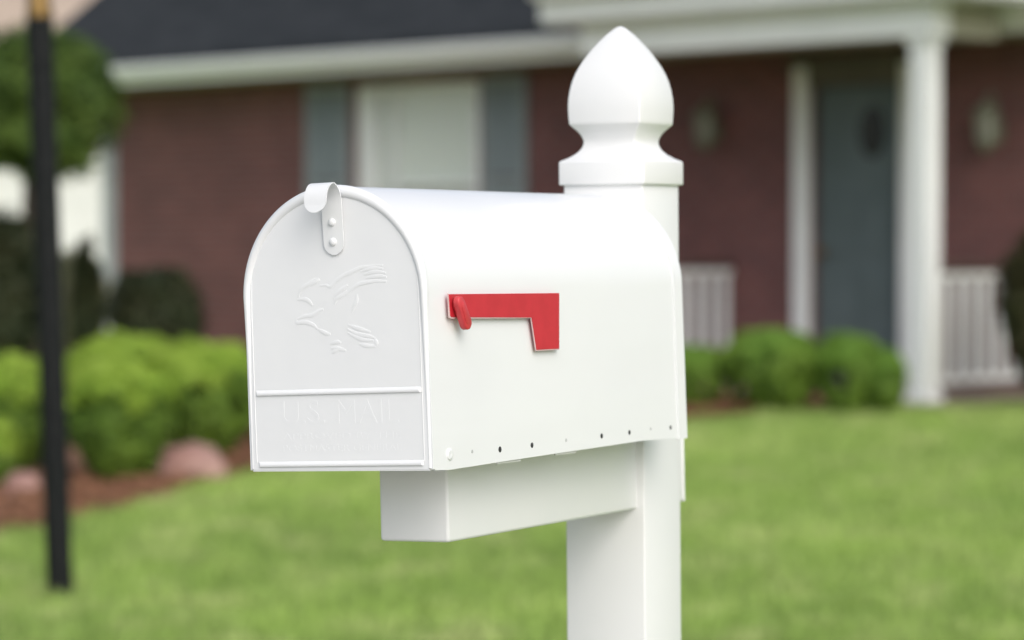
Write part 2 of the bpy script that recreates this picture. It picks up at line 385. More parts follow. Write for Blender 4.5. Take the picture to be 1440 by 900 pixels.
def twigs(bm, h, spread, n=9, r=.012, seed=0):
    rr = random.Random(seed)
    for k in range(n):
        a = rr.random()*2*PI; s = spread*(.3+.6*rr.random()); hh = h*(.55+.35*rr.random())
        pts = [(0.02*math.cos(a), .02*math.sin(a), -.03), (s*.35*math.cos(a), s*.35*math.sin(a), hh*.4), (s*.8*math.cos(a+.3), s*.8*math.sin(a+.3), hh)]
        tube(bm, pts, [r, r*.7, r*.3], n=5)
def shrub(name, px0, px1, py_top, Y, label, cat, mat, n=9000, leaf=.022, depth=1.0, power=2.6, seed=1, group=None, ztop=None, zb=None, tips=None, under=.25, capz=.42):
    base = g(Y)+.03 if zb is None else zb
    h = (Z(py_top, Y) if ztop is None else ztop) - base
    rx = (px1-px0)/2/F*Y
    root = empty(name, (X((px0+px1)/2, Y), Y, base)); tag(root, label, cat, group)
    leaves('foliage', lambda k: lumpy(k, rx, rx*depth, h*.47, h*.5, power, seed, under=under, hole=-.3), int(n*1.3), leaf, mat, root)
    if tips: leaves('top_leaves', lambda k: lumpy(k, rx*1.0, rx*depth, h*.475, h*.5, power, seed, inner=.86, under=under, cap=capz, hole=-.5), int(n*.9), leaf*.95, tips, root)  # lighter leaves over the top of the bush
    b = bmesh.new(); twigs(b, h, rx*.8, 9, .012, seed); finish('stem', b, 'bark', root)
    return root
HG = 'clipped hedge bushes in the planting bed'
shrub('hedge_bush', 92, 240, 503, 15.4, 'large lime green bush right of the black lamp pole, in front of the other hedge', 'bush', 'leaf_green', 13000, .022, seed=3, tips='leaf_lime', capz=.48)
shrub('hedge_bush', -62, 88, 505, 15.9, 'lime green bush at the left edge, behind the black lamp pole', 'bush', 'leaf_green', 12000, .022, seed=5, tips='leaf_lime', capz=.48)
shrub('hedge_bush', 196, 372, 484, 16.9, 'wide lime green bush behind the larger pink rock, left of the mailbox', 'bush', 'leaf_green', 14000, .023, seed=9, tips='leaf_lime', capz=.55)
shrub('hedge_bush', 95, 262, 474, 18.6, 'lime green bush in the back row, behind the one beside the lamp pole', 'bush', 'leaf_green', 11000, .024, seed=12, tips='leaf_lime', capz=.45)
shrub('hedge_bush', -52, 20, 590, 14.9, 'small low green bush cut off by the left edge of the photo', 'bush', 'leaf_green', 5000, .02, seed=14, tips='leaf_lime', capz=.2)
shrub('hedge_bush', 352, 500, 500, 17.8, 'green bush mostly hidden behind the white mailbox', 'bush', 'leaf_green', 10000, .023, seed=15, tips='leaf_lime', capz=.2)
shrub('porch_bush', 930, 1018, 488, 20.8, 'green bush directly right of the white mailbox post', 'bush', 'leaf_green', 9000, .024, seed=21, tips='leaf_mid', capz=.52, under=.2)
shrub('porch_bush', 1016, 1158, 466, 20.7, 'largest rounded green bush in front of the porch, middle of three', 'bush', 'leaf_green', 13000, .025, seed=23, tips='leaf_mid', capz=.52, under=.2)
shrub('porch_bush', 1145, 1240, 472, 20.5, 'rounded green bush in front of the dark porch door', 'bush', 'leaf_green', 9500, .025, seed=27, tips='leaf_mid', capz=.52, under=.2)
shrub('porch_bush', 1212, 1272, 492, 20.4, 'smallest porch bush, touching the white porch column', 'bush', 'leaf_green', 5000, .023, seed=29, tips='leaf_mid', capz=.52, under=.2)
shrub('dark_shrub', 156, 284, 372, 24.6, 'dark olive shrub against the brick wall behind the lime hedge', 'shrub', 'leaf_dark', 12000, .035, seed=31)
shrub('dark_shrub', 100, 146, 330, 23.6, 'narrow dark upright shrub at the left corner of the brick house', 'shrub', 'leaf_dark', 7000, .028, seed=33, power=2.2)
shrub('dark_shrub', -110, 60, 290, 22.5, 'big dark shrub under the rounded tree at the left edge', 'shrub', 'leaf_dark', 16000, .04, seed=35)
shrub('olive_shrub', 48, 152, 348, 26.5, 'pale grey olive shrub between the lamp pole and the narrow dark shrub', 'shrub', 'leaf_olive', 8000, .03, seed=37)
shrub('evergreen_shrub', 1404, 1520, 318, 20.9, 'tall brownish evergreen shrub at the right edge of the photo', 'shrub', 'leaf_brown', 15000, .028, seed=39, power=2.0, under=.55)

def tree(name, px, Y, zc, rx, rz_, label, seed=51, n=26000, leaf=.034, mat='leaf_tree', tr=.07, group=None):
    z0 = g(Y)
    root = empty(name, (X(px, Y), Y, z0)); tag(root, label, 'tree', group)
    leaves('crown', lambda k: lumpy(k, rx, rx, rz_, zc-z0, 2.2, seed, .45, .34, 2.2, hole=-.26), n, leaf, mat, root)
    b = bmesh.new(); tube(b, [(0,0,-.05),(.02,0,.3),(-.02,.01,(zc-z0)*.6),(0,0,zc-z0+rz_*.3)], [tr*1.3,tr,tr*.8,tr*.3], n=10); finish('trunk', b, 'bark', root)
    rr = random.Random(seed)
    b = bmesh.new()
    for k in range(12):
        a = rr.random()*2*PI; z = (zc-z0)-rz_*.75+rr.random()*rz_
        tube(b, [(0,0,z),(rx*.4*math.cos(a),rx*.4*math.sin(a),z+rz_*.25),(rx*.8*math.cos(a+.2),rx*.8*math.sin(a+.2),z+rz_*.5)], [tr*.45,tr*.25,tr*.1], n=6)
    finish('limbs', b, 'bark', root)
    return root
tree('rounded_tree', 44, 24.0, 2.44, .66, .56, 'dark green ball shaped tree beside the left end of the roof', seed=53, n=30000)

# rocks
def rock(px0, px1, py_top, Y, label, seed):
    bm = bmesh.new(); bmesh.ops.create_icosphere(bm, subdivisions=4, radius=1)
    rx = (px1-px0)/2/F*Y; base = g(Y); h = Z(py_top, Y)-base
    for v in bm.verts:
        k = 1+.24*noise.noise(v.co*1.2+Vector((seed,0,0)))+.10*noise.noise(v.co*3.3)+.04*noise.noise(v.co*9)
        v.co = Vector((v.co.x*rx*k, v.co.y*rx*.75*k, v.co.z*h*.62*k+h*.38))
    o = finish('rock', bm, 'rock', smooth=50, loc=(X((px0+px1)/2, Y), Y, base)); tag(o, label, 'rock')
rock(208, 318, 624, 15.6, 'larger rounded pink rock between the lime bushes', 3)
rock(2, 56, 666, 14.7, 'smaller pink rock left of the black lamp pole', 8)

# ---------------------------------------------------------------- house
HR = Matrix.Translation((0, 26.3, 0)) @ Matrix.Rotation(-PI/4, 4, 'Z')   # local x = along the wall, local -y = outwards
house = empty('brick_house', mat=HR); tag(house, 'dark red brick house with charcoal shingle roof and white gutters behind the lawn', 'house')
GB = .17
W0, W1 = -5.72, 9.5; DEP = 8.0
def hw(x0, x1, z0, z1, bm): box(bm, x0, x1, 0, .2, z0, z1)
bm = bmesh.new()
wx0, wx1, wz0, wz1 = -1.95, -.40, .95, 2.76
dx0, dx1, dz1 = 3.33, 4.25, 2.62
top = 2.85
hw(W0, wx0, GB-.1, top, bm); hw(wx0, wx1, GB-.1, wz0, bm); hw(wx0, wx1, wz1, top, bm)
hw(wx1, dx0, GB-.1, top, bm); hw(dx0, dx1, dz1, top, bm); hw(dx1, W1, GB-.1, top, bm)
box(bm, W0, W0+.2, .2, DEP, GB-.1, top); box(bm, W1-.2, W1, .2, DEP, GB-.1, top); box(bm, W0+.2, W1-.2, DEP-.2, DEP, GB-.1, top)
# brick gables
for xg in (W0, W1-.2): prism(bm, [(0,top+.001),(DEP,top+.001),(DEP/2,top+DEP/2*.72)], 0, xg, xg+.2)
finish('wall', bm, 'brick', house, smooth=0)
# roof slabs
ov, rk, pit = .52, .85, .74
for sgn in (0, 1):
    bm = bmesh.new()
    ye = -ov if sgn == 0 else DEP+ov
    zr = 3.02+(DEP/2+ov)*pit
    poly = [(ye, 3.0), (DEP/2, zr-.02), (DEP/2, zr+.10), (ye, 3.12)]
    r0 = W0-rk; prism(bm, poly, 0, r0, W1+rk)
    finish('roof', bm, 'shingle', house, smooth=0)
bm = bmesh.new(); box(bm, W0-rk+.02, W1+rk-.02, -ov+.03, -.002, 2.852, 2.878); finish('soffit', bm, 'soffit', house, smooth=0)
# fascia and gutter as one white band with a rolled lip and downspout
bm = bmesh.new()
prism(bm, [(-ov+.025,2.86),(-ov-.002,2.86),(-ov-.002,2.91),(-ov-.05,2.915),(-ov-.09,2.95),(-ov-.10,3.01),(-ov-.11,3.025),(-ov-.10,3.04),(-ov-.09,3.036),(-ov-.002,3.03),(-ov+.025,2.985)], 0, W0-rk+.005, W1+rk-.005)
finish('gutter', bm, 'gutter', house, smooth=30)
bm = bmesh.new(); box(bm, W0-rk-.03, W0-rk-.002, -ov, DEP+ov, 2.8, 2.98)
for v in bm.verts: v.co.z += max(0, (DEP/2+ov)-abs(v.co.y-DEP/2))*pit*0
bm.free()
bm = bmesh.new()
for ya, yb in ((-ov, DEP/2), (DEP+ov, DEP/2)):
    z_a, z_b = 2.86, 2.86+(DEP/2+ov)*pit
    prism(bm, [(ya,z_a),(yb,z_b),(yb,z_b+.14),(ya,z_a+.14)], 0, W0-rk-.03, W0-rk-.003)
finish('rake_board', bm, 'gutter', house, smooth=0)
bm = bmesh.new()
tube(bm, [(W0+.07,-ov-.05,2.93),(W0+.07,-ov-.03,2.80),(W0+.07,-.10,2.62),(W0+.07,-.06,2.5),(W0+.07,-.06,.3),(W0+.07,-.16,.22)], .05, n=8)
finish('downspout', bm, 'grey_trim', house)
bm = bmesh.new(); box(bm, W0-.03, W0+.16, -.025, -.003, GB, 2.845); finish('corner_board', bm, 'grey_trim', house, smooth=0)
# chimney
bm = bmesh.new(); box(bm, -2.2, -1.4, 4.6, 5.4, 5.4, 7.4, .02); rf = [c for c in house.children if c.name.startswith('roof')][0]
ch = finish('chimney', bm, 'brick', rf, smooth=0)

# window with frame, curtain and pane
win = empty('window', parent=house)
bm = bmesh.new()
f = .055
box(bm, wx0, wx0+.205, -.03, .06, wz0, wz1, .006); box(bm, wx1-f, wx1, -.03, .06, wz0, wz1, .006)
box(bm, wx0+.206, wx1-f-.001, -.028, .06, wz1-f, wz1, .006)
box(bm, wx0+.206, wx1-f-.001, -.028, .06, wz0, wz0+f, .006)
xm = wx0+.32
box(bm, xm+.1, xm+.135, -.01, .055, wz0+f+.001, wz1-f-.001, .004)
box(bm, xm+.136, wx1-f-.001, -.008, .052, (wz0+wz1)/2-.02, (wz0+wz1)/2+.02, .004)
finish('frame', bm, 'trim', win, smooth=0)
bm = bmesh.new(); box(bm, wx0-.04, wx1+.04, -.08, -.031, wz0-.05, wz0-.001, .008); finish('sill', bm, 'trim', win, smooth=0)
bm = bmesh.new()
nx = 160; row0 = []; row1 = []
for i in range(nx+1):
    x = wx0+.205+(wx1-f-wx0-.205)*i/nx; y = .058+.014*math.sin(i*.62)+.008*math.sin(i*1.9+1)
    row0.append(bm.verts.new((x,y,wz0+f))); row1.append(bm.verts.new((x,y,wz1-f)))
for i in range(nx): bm.faces.new((row0[i],row0[i+1],row1[i+1],row1[i]))
finish('curtain', bm, 'curtain', win, smooth=80)
bm = bmesh.new(); box(bm, wx0+.206, wx1-f-.001, .03, .036, wz0+f+.001, wz1-f-.001); finish('pane', bm, 'pane', win, smooth=0)
# shutters (board and louvre slats)
for sx0, sx1 in ((-2.66,-2.08),(-.33,.20)):
    bm = bmesh.new()
    z0, z1 = wz0-.02, wz1+.03
    box(bm, sx0, sx0+.06, -.05, -.003, z0, z1, .004); box(bm, sx1-.06, sx1, -.05, -.003, z0, z1, .004)
    for za, zb in ((z0,z0+.08),((z0+z1)/2-.04,(z0+z1)/2+.04),(z1-.08,z1)): box(bm, sx0+.061, sx1-.061, -.048, -.004, za, zb, .003)
    zc = z0+.1
    while zc < z1-.1:
        if abs(zc-(z0+z1)/2) > .06:
            box(bm, sx0+.0615, sx1-.0615, -.02, .02, -.003, .003, mat=Matrix.Translation((0,-.026,zc)) @ Matrix.Rotation(R(62),4,'X'))
        zc += .035
    finish('shutter', bm, 'shutter', house, smooth=0)
# door
door = empty('door', parent=house)
FZ = .26
bm = bmesh.new()
box(bm, dx0+.03, dx1-.03, .05, .10, FZ+.02, dz1-.06, .003)
for (xa,xb) in ((dx0+.13,dx0+.43),(dx1-.43,dx1-.13)):
    for za,zb in ((FZ+.2,FZ+.85),(FZ+1.0,FZ+1.45)): box(bm, xa, xb, .036, .049, za, zb, .005)
finish('door_panel', bm, 'door', door, smooth=0)
bm = bmesh.new()
prism(bm, [((dx0+dx1)/2+.12+.12*math.cos(t*PI/12), 2.2+.2*math.sin(t*PI/12)) for t in range(24)], 1, .034, .048)
finish('door_window', bm, 'dark_glass', door, smooth=30)
bm = bmesh.new(); 
lathe(bm, [(.012,0),(.012,.03),(.03,.04),(.034,.055),(.025,.07),(.0,.074)][:5], 16)
bmesh.ops.transform(bm, matrix=Matrix.Translation((dx0+.1,.05,FZ+1.0)) @ Matrix.Rotation(PI/2,4,'X'), verts=bm.verts[:])
finish('door_knob', bm, 'brass', door)
bm = bmesh.new()
box(bm, 3.19, dx0-.001, -.06, .02, FZ, 2.72, .008); box(bm, dx1+.001, 4.39, -.06, .02, FZ, 2.72, .008)
box(bm, 3.20, 3.32, -.075, -.061, FZ, FZ+.18, .004); box(bm, 4.26, 4.38, -.075, -.061, FZ, FZ+.18, .004)
finish('door_frame', bm, 'trim', door, smooth=0)
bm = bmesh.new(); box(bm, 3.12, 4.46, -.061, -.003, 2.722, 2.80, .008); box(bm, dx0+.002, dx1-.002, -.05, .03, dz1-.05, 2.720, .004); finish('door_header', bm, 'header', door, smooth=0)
# porch
FP = -1.34                                   # column line
cxL, cxR = 2.50, 5.47
bm = bmesh.new(); box(bm, 2.2, 5.75, FP-.18, -.003, GB-.08, FZ-.055, .01); box(bm, 2.5, 5.45, FP-.02, -.004, FZ-.054, FZ-.001, .008)
finish('porch_floor', bm, 'concrete', house, smooth=0)
bz = 2.79
for cx in (cxL, cxR):
    c = empty('porch_column', parent=house)
    bm = bmesh.new(); box(bm, cx-.080, cx+.080, FP-.080, FP+.080, FZ+.06-.05, bz-.061, .008); finish('shaft', bm, 'trim', c, smooth=0)
    bm = bmesh.new(); box(bm, cx-.102, cx+.102, FP-.102, FP+.102, FZ-.054, FZ+.009, .01); finish('base', bm, 'trim', c, smooth=0)
    bm = bmesh.new(); box(bm, cx-.102, cx+.102, FP-.102, FP+.102, bz-.06, bz-.002, .01); finish('capital', bm, 'trim', c, smooth=0)
bm = bmesh.new()
box(bm, 2.22, 5.62, FP-.12, FP+.10, bz, 3.03, .006)
finish('porch_beam', bm, 'trim', house, smooth=0)
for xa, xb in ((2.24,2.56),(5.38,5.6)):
    bm = bmesh.new(); box(bm, xa, xb, FP+.101, -ov-.13, bz+.002, 3.028, .004); finish('porch_side_beam', bm, 'soffit', house, smooth=0)  # dim soffit tone stands in for shade on these white beams
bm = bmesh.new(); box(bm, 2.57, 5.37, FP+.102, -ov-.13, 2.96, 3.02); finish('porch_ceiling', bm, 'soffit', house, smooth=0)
# porch roof: fascia and a low gable above it
bm = bmesh.new()
box(bm, 1.92, 6.05, -1.62, -1.59, 3.06, 3.29, .006)
prism(bm, [(-1.621,3.23),(-1.70,3.24),(-1.73,3.32),(-1.74,3.345),(-1.62,3.33)], 0, 1.90, 6.07)
box(bm, 1.925, 1.955, -1.589, -ov-.14, 3.062, 3.288, .004); box(bm, 6.015, 6.045, -1.589, -ov-.14, 3.062, 3.288, .004)
finish('porch_fascia', bm, 'trim', house, smooth=0)
bm = bmesh.new(); box(bm, 1.96, 6.01, -1.588, -ov-.14, 3.035, 3.058); finish('porch_soffit', bm, 'trim', house, smooth=0)
bm = bmesh.new(); prism(bm, [(1.95,3.34),(6.02,3.34),(3.985,4.62)], 1, -1.56, -1.50); finish('gable_panel', bm, 'trim', house, smooth=0)
bm = bmesh.new()
prism(bm, [(1.80,3.30),(3.985,4.68),(6.17,3.30),(6.17,3.40),(3.985,4.79),(1.80,3.40)], 1, -1.72, 2.2)
finish('porch_roof', bm, 'shingle', house, smooth=0)
# side railings between the columns and the wall
for cx in (cxL, cxR):
    rl = empty('porch_railing', parent=house)
    bm = bmesh.new(); box(bm, cx-.05, cx+.05, FP+.10, -.01, 1.13, 1.20, .008); finish('handrail', bm, 'handrail', rl, smooth=0)
    for za, zb in ((1.08,1.128),(.33,.38)):
        bm = bmesh.new(); box(bm, cx-.025, cx+.025, FP+.10, -.01, za, zb, .004); finish('rail', bm, 'trim', rl, smooth=0)
    nb = 7
    for k in range(nb):
        yb = FP+.19+(1.34-.26)*k/(nb-1)
        bm = bmesh.new(); box(bm, cx-.022, cx+.022, yb-.024, yb+.024, .381, 1.079, .003); finish('baluster', bm, 'trim', rl, smooth=0)
# wall lanterns
for sx, zc, lab in ((2.35, 2.27, 'pale wall lantern on the brick left of the porch door'), (5.13, 2.20, 'dim wall lantern on the brick right of the white porch column')):
    s = empty('wall_lantern', mat=HR @ Matrix.Translation((sx, -.15, zc))); tag(s, lab, 'wall lamp')
    bm = bmesh.new(); lathe(bm, [(.07,-.11),(.085,.09)], 6); finish('lamp_glass', bm, 'lamp_glass', s, smooth=0)
    bm = bmesh.new(); lathe(bm, [(.02,-.20),(.04,-.16),(.075,-.135),(.08,-.111)], 12); lathe(bm, [(.105,.091),(.11,.105),(.05,.16),(.02,.17),(.012,.20)], 12)
    for k in range(6):
        a_ = k*PI/3; tube(bm, [(.074*math.cos(a_),.074*math.sin(a_),-.11),(.089*math.cos(a_),.089*math.sin(a_),.092)], .006, n=5)
    finish('lantern_frame', bm, 'lantern', s)
    bm = bmesh.new(); box(bm, -.05, .05, .12, .147, -.12, .06, .006); tube(bm, [(0,.121,.0),(0,.11,.2),(0,.05,.25),(0,0,.2)], .011, n=8); finish('bracket', bm, 'lantern', s)

# ---------------------------------------------------------------- neighbour's house
nb = empty('neighbour_house', (-9.0, 45, GB)); tag(nb, 'pale cream house with tan roof and white garage door far behind the tree', 'house')
bm = bmesh.new()
gx0, gx1 = 1.0, 3.05      # garage opening (local)
box(bm, -9, gx0, 0, .25, -.1, 3.0); box(bm, gx1, 5.2, 0, .25, -.1, 3.0); box(bm, gx0, gx1, 0, .25, 2.35, 3.0)
box(bm, -9, -8.75, .25, 8, -.1, 3.0); box(bm, 4.95, 5.2, .25, 8, -.1, 3.0)
finish('wall', bm, 'cream_wall', nb, smooth=0)
gd = empty('garage_door', parent=nb)
bm = bmesh.new()
for k in range(4): box(bm, gx0+.003, gx1-.003, .06, .10, .0+k*.58, .575+k*.58, .012)
finish('door_panel', bm, 'garage', gd, smooth=0)
bm = bmesh.new(); box(bm, gx0-.12, gx0-.001, -.03, -.002, -.05, 2.5, .005); box(bm, gx1+.001, gx1+.12, -.03, -.002, -.05, 2.5, .005); box(bm, gx0, gx1, -.03, -.002, 2.36, 2.5, .005)
finish('door_frame', bm, 'garage', gd, smooth=0)
bm = bmesh.new(); prism(bm, [(-.5,2.95),(4,6.2),(8.5,2.95),(8.5,3.1),(4,6.35),(-.5,3.1)], 0, -9.5, 5.7); finish('roof', bm, 'tan_roof', nb, smooth=0)
bm = bmesh.new(); box(bm, -9.5, 5.7, -.56, -.503, 2.88, 3.12, .01); finish('gutter', bm, 'garage', nb, smooth=0)

# ---------------------------------------------------------------- lamp post
lx, ly, lz = onground(83, 842)
ztop = Z(26, ly); tilt = math.atan2(X(57, ly)-lx, ztop-lz)
lp = empty('lamp_post', mat=Matrix.Translation((lx, ly, lz)) @ Matrix.Rotation(tilt, 4, 'Y')); tag(lp, 'slightly leaning black metal lamp post with brass collar on the lawn at left', 'lamp post')
H = (ztop-lz)/math.cos(tilt)
bm = bmesh.new(); lathe(bm, [(.049,-.2),(.049,H)], 24); finish('pole', bm, 'black_paint', lp)
bm = bmesh.new(); lathe(bm, [(.050,H+.001),(.05,H+.01),(.05,H+.03),(.042,H+.045),(.046,H+.10),(.03,H+.13),(.03,H+.2),(.08,H+.23)], 24); finish('collar', bm, 'brass', lp)
ln = empty('lantern', parent=lp)
bm = bmesh.new(); lathe(bm, [(.085,H+.235),(.13,H+.55)], 4); finish('lamp_glass', bm, 'pane', ln, smooth=0)
bm = bmesh.new(); lathe(bm, [(.165,H+.552),(.165,H+.57),(.06,H+.70),(.02,H+.72),(.012,H+.78)], 4)
for k in range(4):
    a_ = k*PI/2; tube(bm, [(.088*math.cos(a_),.088*math.sin(a_),H+.231),(.133*math.cos(a_),.133*math.sin(a_),H+.556)], .009, n=6)
finish('lantern_frame', bm, 'brass', ln)

# ---------------------------------------------------------------- mailbox post
YAW = -.47844
PB = Matrix.Translation((.12693, 3.50915, EYE)) @ Matrix.Shear('XZ' if False else 'XY', 4, (0,0)) if False else Matrix.Translation((.12693, 3.50915, EYE)) @ Matrix.Rotation(-.00768, 4, 'Y') @ Matrix.Rotation(YAW, 4, 'Z')
post = empty('mailbox_post', mat=PB @ Matrix.Translation((0,0,-EYE))); tag(post, 'white vinyl post with pointed finial cap carrying the mailbox', 'post')
bm = bmesh.new(); box(bm, -.05, .05, -.05, .05, -.3, EYE+.085, .0022, 3); finish('shaft', bm, 'vinyl', post, smooth=40)
# finial: silhouette widths measured in pixels -> square sections
sw = [(38.6,3),(39.4,9),(42,19),(46,29.5),(51,42),(57,54),(63,66),(73,84),(80,95),(90,110),(97,119),(104,127),(110,132.5),(117,138),(124,142),(130,145),(140,148.5),(150,150),(158,149.8),(165,149),(171,148),(175.6,147.2),(176.9,146),(178,143.5),(181,136.5),(184.5,128),(188,120.5),(191,115.5),(195,110.5),(198,108),(201,107),(204,107.6),(207,109.5),(210,113),(213,118),(216,124.5),(219,133),(222,144),(224,152),(226,162),(227.2,169),(228.2,173),(229.6,175.5),(231,176),(259.6,176),(261,175.2),(261.6,173)]
bm = bmesh.new(); rings = []
for py, wpx in sw:
    a_ = wpx/1620/2; z = EYE+(345.4-py)/1216
    cr = min(.0022, a_*.35)
    ring = []
    for sx, sy in ((1,1),(-1,1),(-1,-1),(1,-1)):
        for kk in range(4):
            th = math.atan2(sy, sx)-PI/4+kk*PI/6
            ring.append(bm.verts.new((sx*(a_-cr)+cr*math.cos(th), sy*(a_-cr)+cr*math.sin(th), z)))
    rings.append(ring)
for r0, r1 in zip(rings, rings[1:]):
    m_ = len(r0)
    for k in range(m_): bm.faces.new((r0[k], r0[(k+1)%m_], r1[(k+1)%m_], r1[k]))
bm.faces.new(rings[0]); bm.faces.new(rings[-1])
finish('finial_cap', bm, 'vinyl', post, smooth=50)
# support arm, passes through the post
AM = Matrix.Rotation(.01781, 4, 'Y').inverted() @ Matrix.Rotation(-.00482, 4, 'X')
def armobj(o): o.matrix_local = Matrix.Translation((0,0,EYE-.30125)) @ Matrix.Rotation(-.00482,4,'X') @ Matrix.Rotation(-.01781,4,'Y')
bm = bmesh.new(); box(bm, -.0393, .0405, -.497, .078, 0, .0865, .0035, 3); o = finish('support_arm', bm, 'vinyl', post, smooth=40); armobj(o)
bm = bmesh.new(); box(bm, -.0403, .0415, .0785, .083, -.001, .0872, .0018, 3); o = finish('arm_end_cap', bm, 'vinyl', post, smooth=40); armobj(o)

# ---------------------------------------------------------------- mailbox
RB = Matrix(((0.8715522543764269,0.4890406049515082,-0.03515614597806377),(-0.4885821472305201,0.8722600361186134,0.021211195109416516),(0.041038436848670666,-0.0013099996253181988,0.9991567097317614))).to_4x4()
mb = empty('mailbox', mat=Matrix.Translation((-.15365, 3.00699, EYE-.22097)) @ RB)
tag(mb, 'white metal mailbox with arched top and red flag on a white post', 'mailbox')
w_ = .21163/2; Hh = .27899; L_ = .5266; e_ = .03286
def arch(w, H, z0=0, n=40, r=None):
    """outline from bottom right, over the arch, to bottom left (x, z)"""
    pts = [(w, z0)]
    for k in range(n+1):
        t = PI*k/n; pts.append((w*math.cos(t), H-w+w*math.sin(t)))
    pts.append((-w, z0)); return pts
def shell(bm, w, H, y0, y1, th=.0015, z0=0, zfront=None, ny=1):
    outer = arch(w, H, z0); inner = arch(w-th, H-th, z0)
    def ring(pts, y, zf=None):
        r = []
        for i,(x,z) in enumerate(pts):
            if zf is not None and i in (0, len(pts)-1): z = zf
            r.append(bm.verts.new((x,y,z)))
        return r
    O = [ring(outer, y0, zfront), ring(outer, y1)]; I = [ring(inner, y0, zfront), ring(inner, y1)]
    m = len(outer)
    for k in range(m-1):
        bm.faces.new((O[0][k],O[0][k+1],O[1][k+1],O[1][k])); bm.faces.new((I[0][k+1],I[0][k],I[1][k],I[1][k+1]))
        bm.faces.new((O[0][k+1],O[0][k],I[0][k],I[0][k+1])); bm.faces.new((O[1][k],O[1][k+1],I[1][k+1],I[1][k]))
    for k in (0, m-1): bm.faces.new((O[0][k],O[1][k],I[1][k],I[0][k]))
body = None
bm = bmesh.new()
def shell_multi(bm, w, H, stations, th=.0015):
    O = []; I = []
    for y, z0 in stations:
        O.append([bm.verts.new((x,y,z)) for x,z in arch(w, H, z0)]); I.append([bm.verts.new((x,y,z)) for x,z in arch(w-th, H-th, z0)])
    m = len(O[0])
    for j in range(len(stations)-1):
        for k in range(m-1):
            bm.faces.new((O[j][k],O[j][k+1],O[j+1][k+1],O[j+1][k])); bm.faces.new((I[j][k+1],I[j][k],I[j+1][k],I[j+1][k+1]))
        for k in (0, m-1): bm.faces.new((O[j][k],O[j+1][k],I[j+1][k],I[j][k]))
    for j in (0, -1):
        for k in range(m-1): bm.faces.new((O[j][k+1],O[j][k],I[j][k],I[j][k+1]))
shell_multi(bm, w_, Hh, [(-.0264,-.0012),(0,-.0026),(.1,-.0010),(.2,.0004),(.3,.0015),(.42,.0030),(L_-.021,.0012)])
shell(bm, w_+.0016, Hh+.0016, L_-.0205, L_, th=.003)           # rear flange
box(bm, -w_+.0017, w_-.0017, -.026, L_-.004, .010, .0115)     # floor
pts = arch(w_-.0017, Hh-.0017, .002); prism(bm, pts, 1, L_-.004, L_-.0025)   # rear wall
body = finish('body', bm, 'enamel', mb, smooth=40)
# mounting board tabs seen below the side
bm = bmesh.new(); box(bm, -.037, .040, .03, L_-.03, .0035, .0098, .001)
for ya, yb, zt2 in ((.100,.148,-.0034),(.222,.268,-.0018)): box(bm, w_-.0045, w_-.0020, ya, yb, zt2, .0095, .0008)
finish('mounting_bracket', bm, 'plywood', mb, smooth=0)

# door
dr = empty('door', parent=mb)
yf = -e_
bm = bmesh.new()
prism(bm, arch(w_-.004, Hh-.004, .0), 1, yf+.0008, yf+.0036)
# rolled rim around the arch, flattening towards the bottom
pts = []; rr = []
for k in range(12): pts.append((w_-.0030, yf+.0022, .001+(Hh-w_)*k/12)); rr.append(.0017+.0025*(k/12)**2)
for k in range(61):
    t = PI*k/60; rad = w_-.0030-.0026*math.sin(t)
    pts.append((rad*math.cos(t), yf+.0022+.0032*math.sin(t), Hh-w_+rad*math.sin(t))); rr.append(.0042+.0028*math.sin(t))
for k in range(11,-1,-1): pts.append((-(w_-.0030), yf+.0022, .001+(Hh-w_)*k/12)); rr.append(.0017+.0025*(k/12)**2)
tube(bm, pts, rr, n=14, flat=(0,1,0))
# return flange
shell(bm, w_+.0004, Hh+.0004, yf+.002, yf+.0063, th=.002, z0=.0)
box(bm, -w_+.003, w_-.003, yf+.0012, yf+.006, -.0012, .0, 0)
def ridge(bm, x0, z0, x1, z1, hgt=.0021, wid=.0024):
    """raised bar with a flat lower lip"""
    d_ = Vector((x1-x0, 0, z1-z0)); n_ = Vector((-d_.z, 0, d_.x)).normalized()
    prof = [(-wid,0),(-wid*.75,hgt*.75),(-wid*.2,hgt),(wid*.5,hgt*.8),(wid*1.4,0)]
    A_ = []; B_ = []
    for u,h_ in prof:
        for lst, p, t in ((A_, Vector((x0,0,z0)), .002), (B_, Vector((x1,0,z1)), -.002)):
            q = p+n_*u+d_.normalized()*(t if h_ > 0 else 0); lst.append(bm.verts.new((q.x, yf+.0006-h_, q.z)))
    for i in range(4): bm.faces.new((A_[i],A_[i+1],B_[i+1],B_[i]))
    bm.faces.new(A_); bm.faces.new(B_[::-1])
ridge(bm, -.0955, .0763, .0970, .0771); ridge(bm, -.0950, .0052, .0970, .0060)
# faint vertical step at both sides of the lower panel
for sx in (-1, 1):
    x_ = sx*.0975; tube(bm, [(x_, yf+.0006, .008),(x_, yf+.0006, .16),(sx*.0962, yf+.0006, .19)], .0004, n=6)
finish('door_panel', bm, 'enamel', dr, smooth=40)
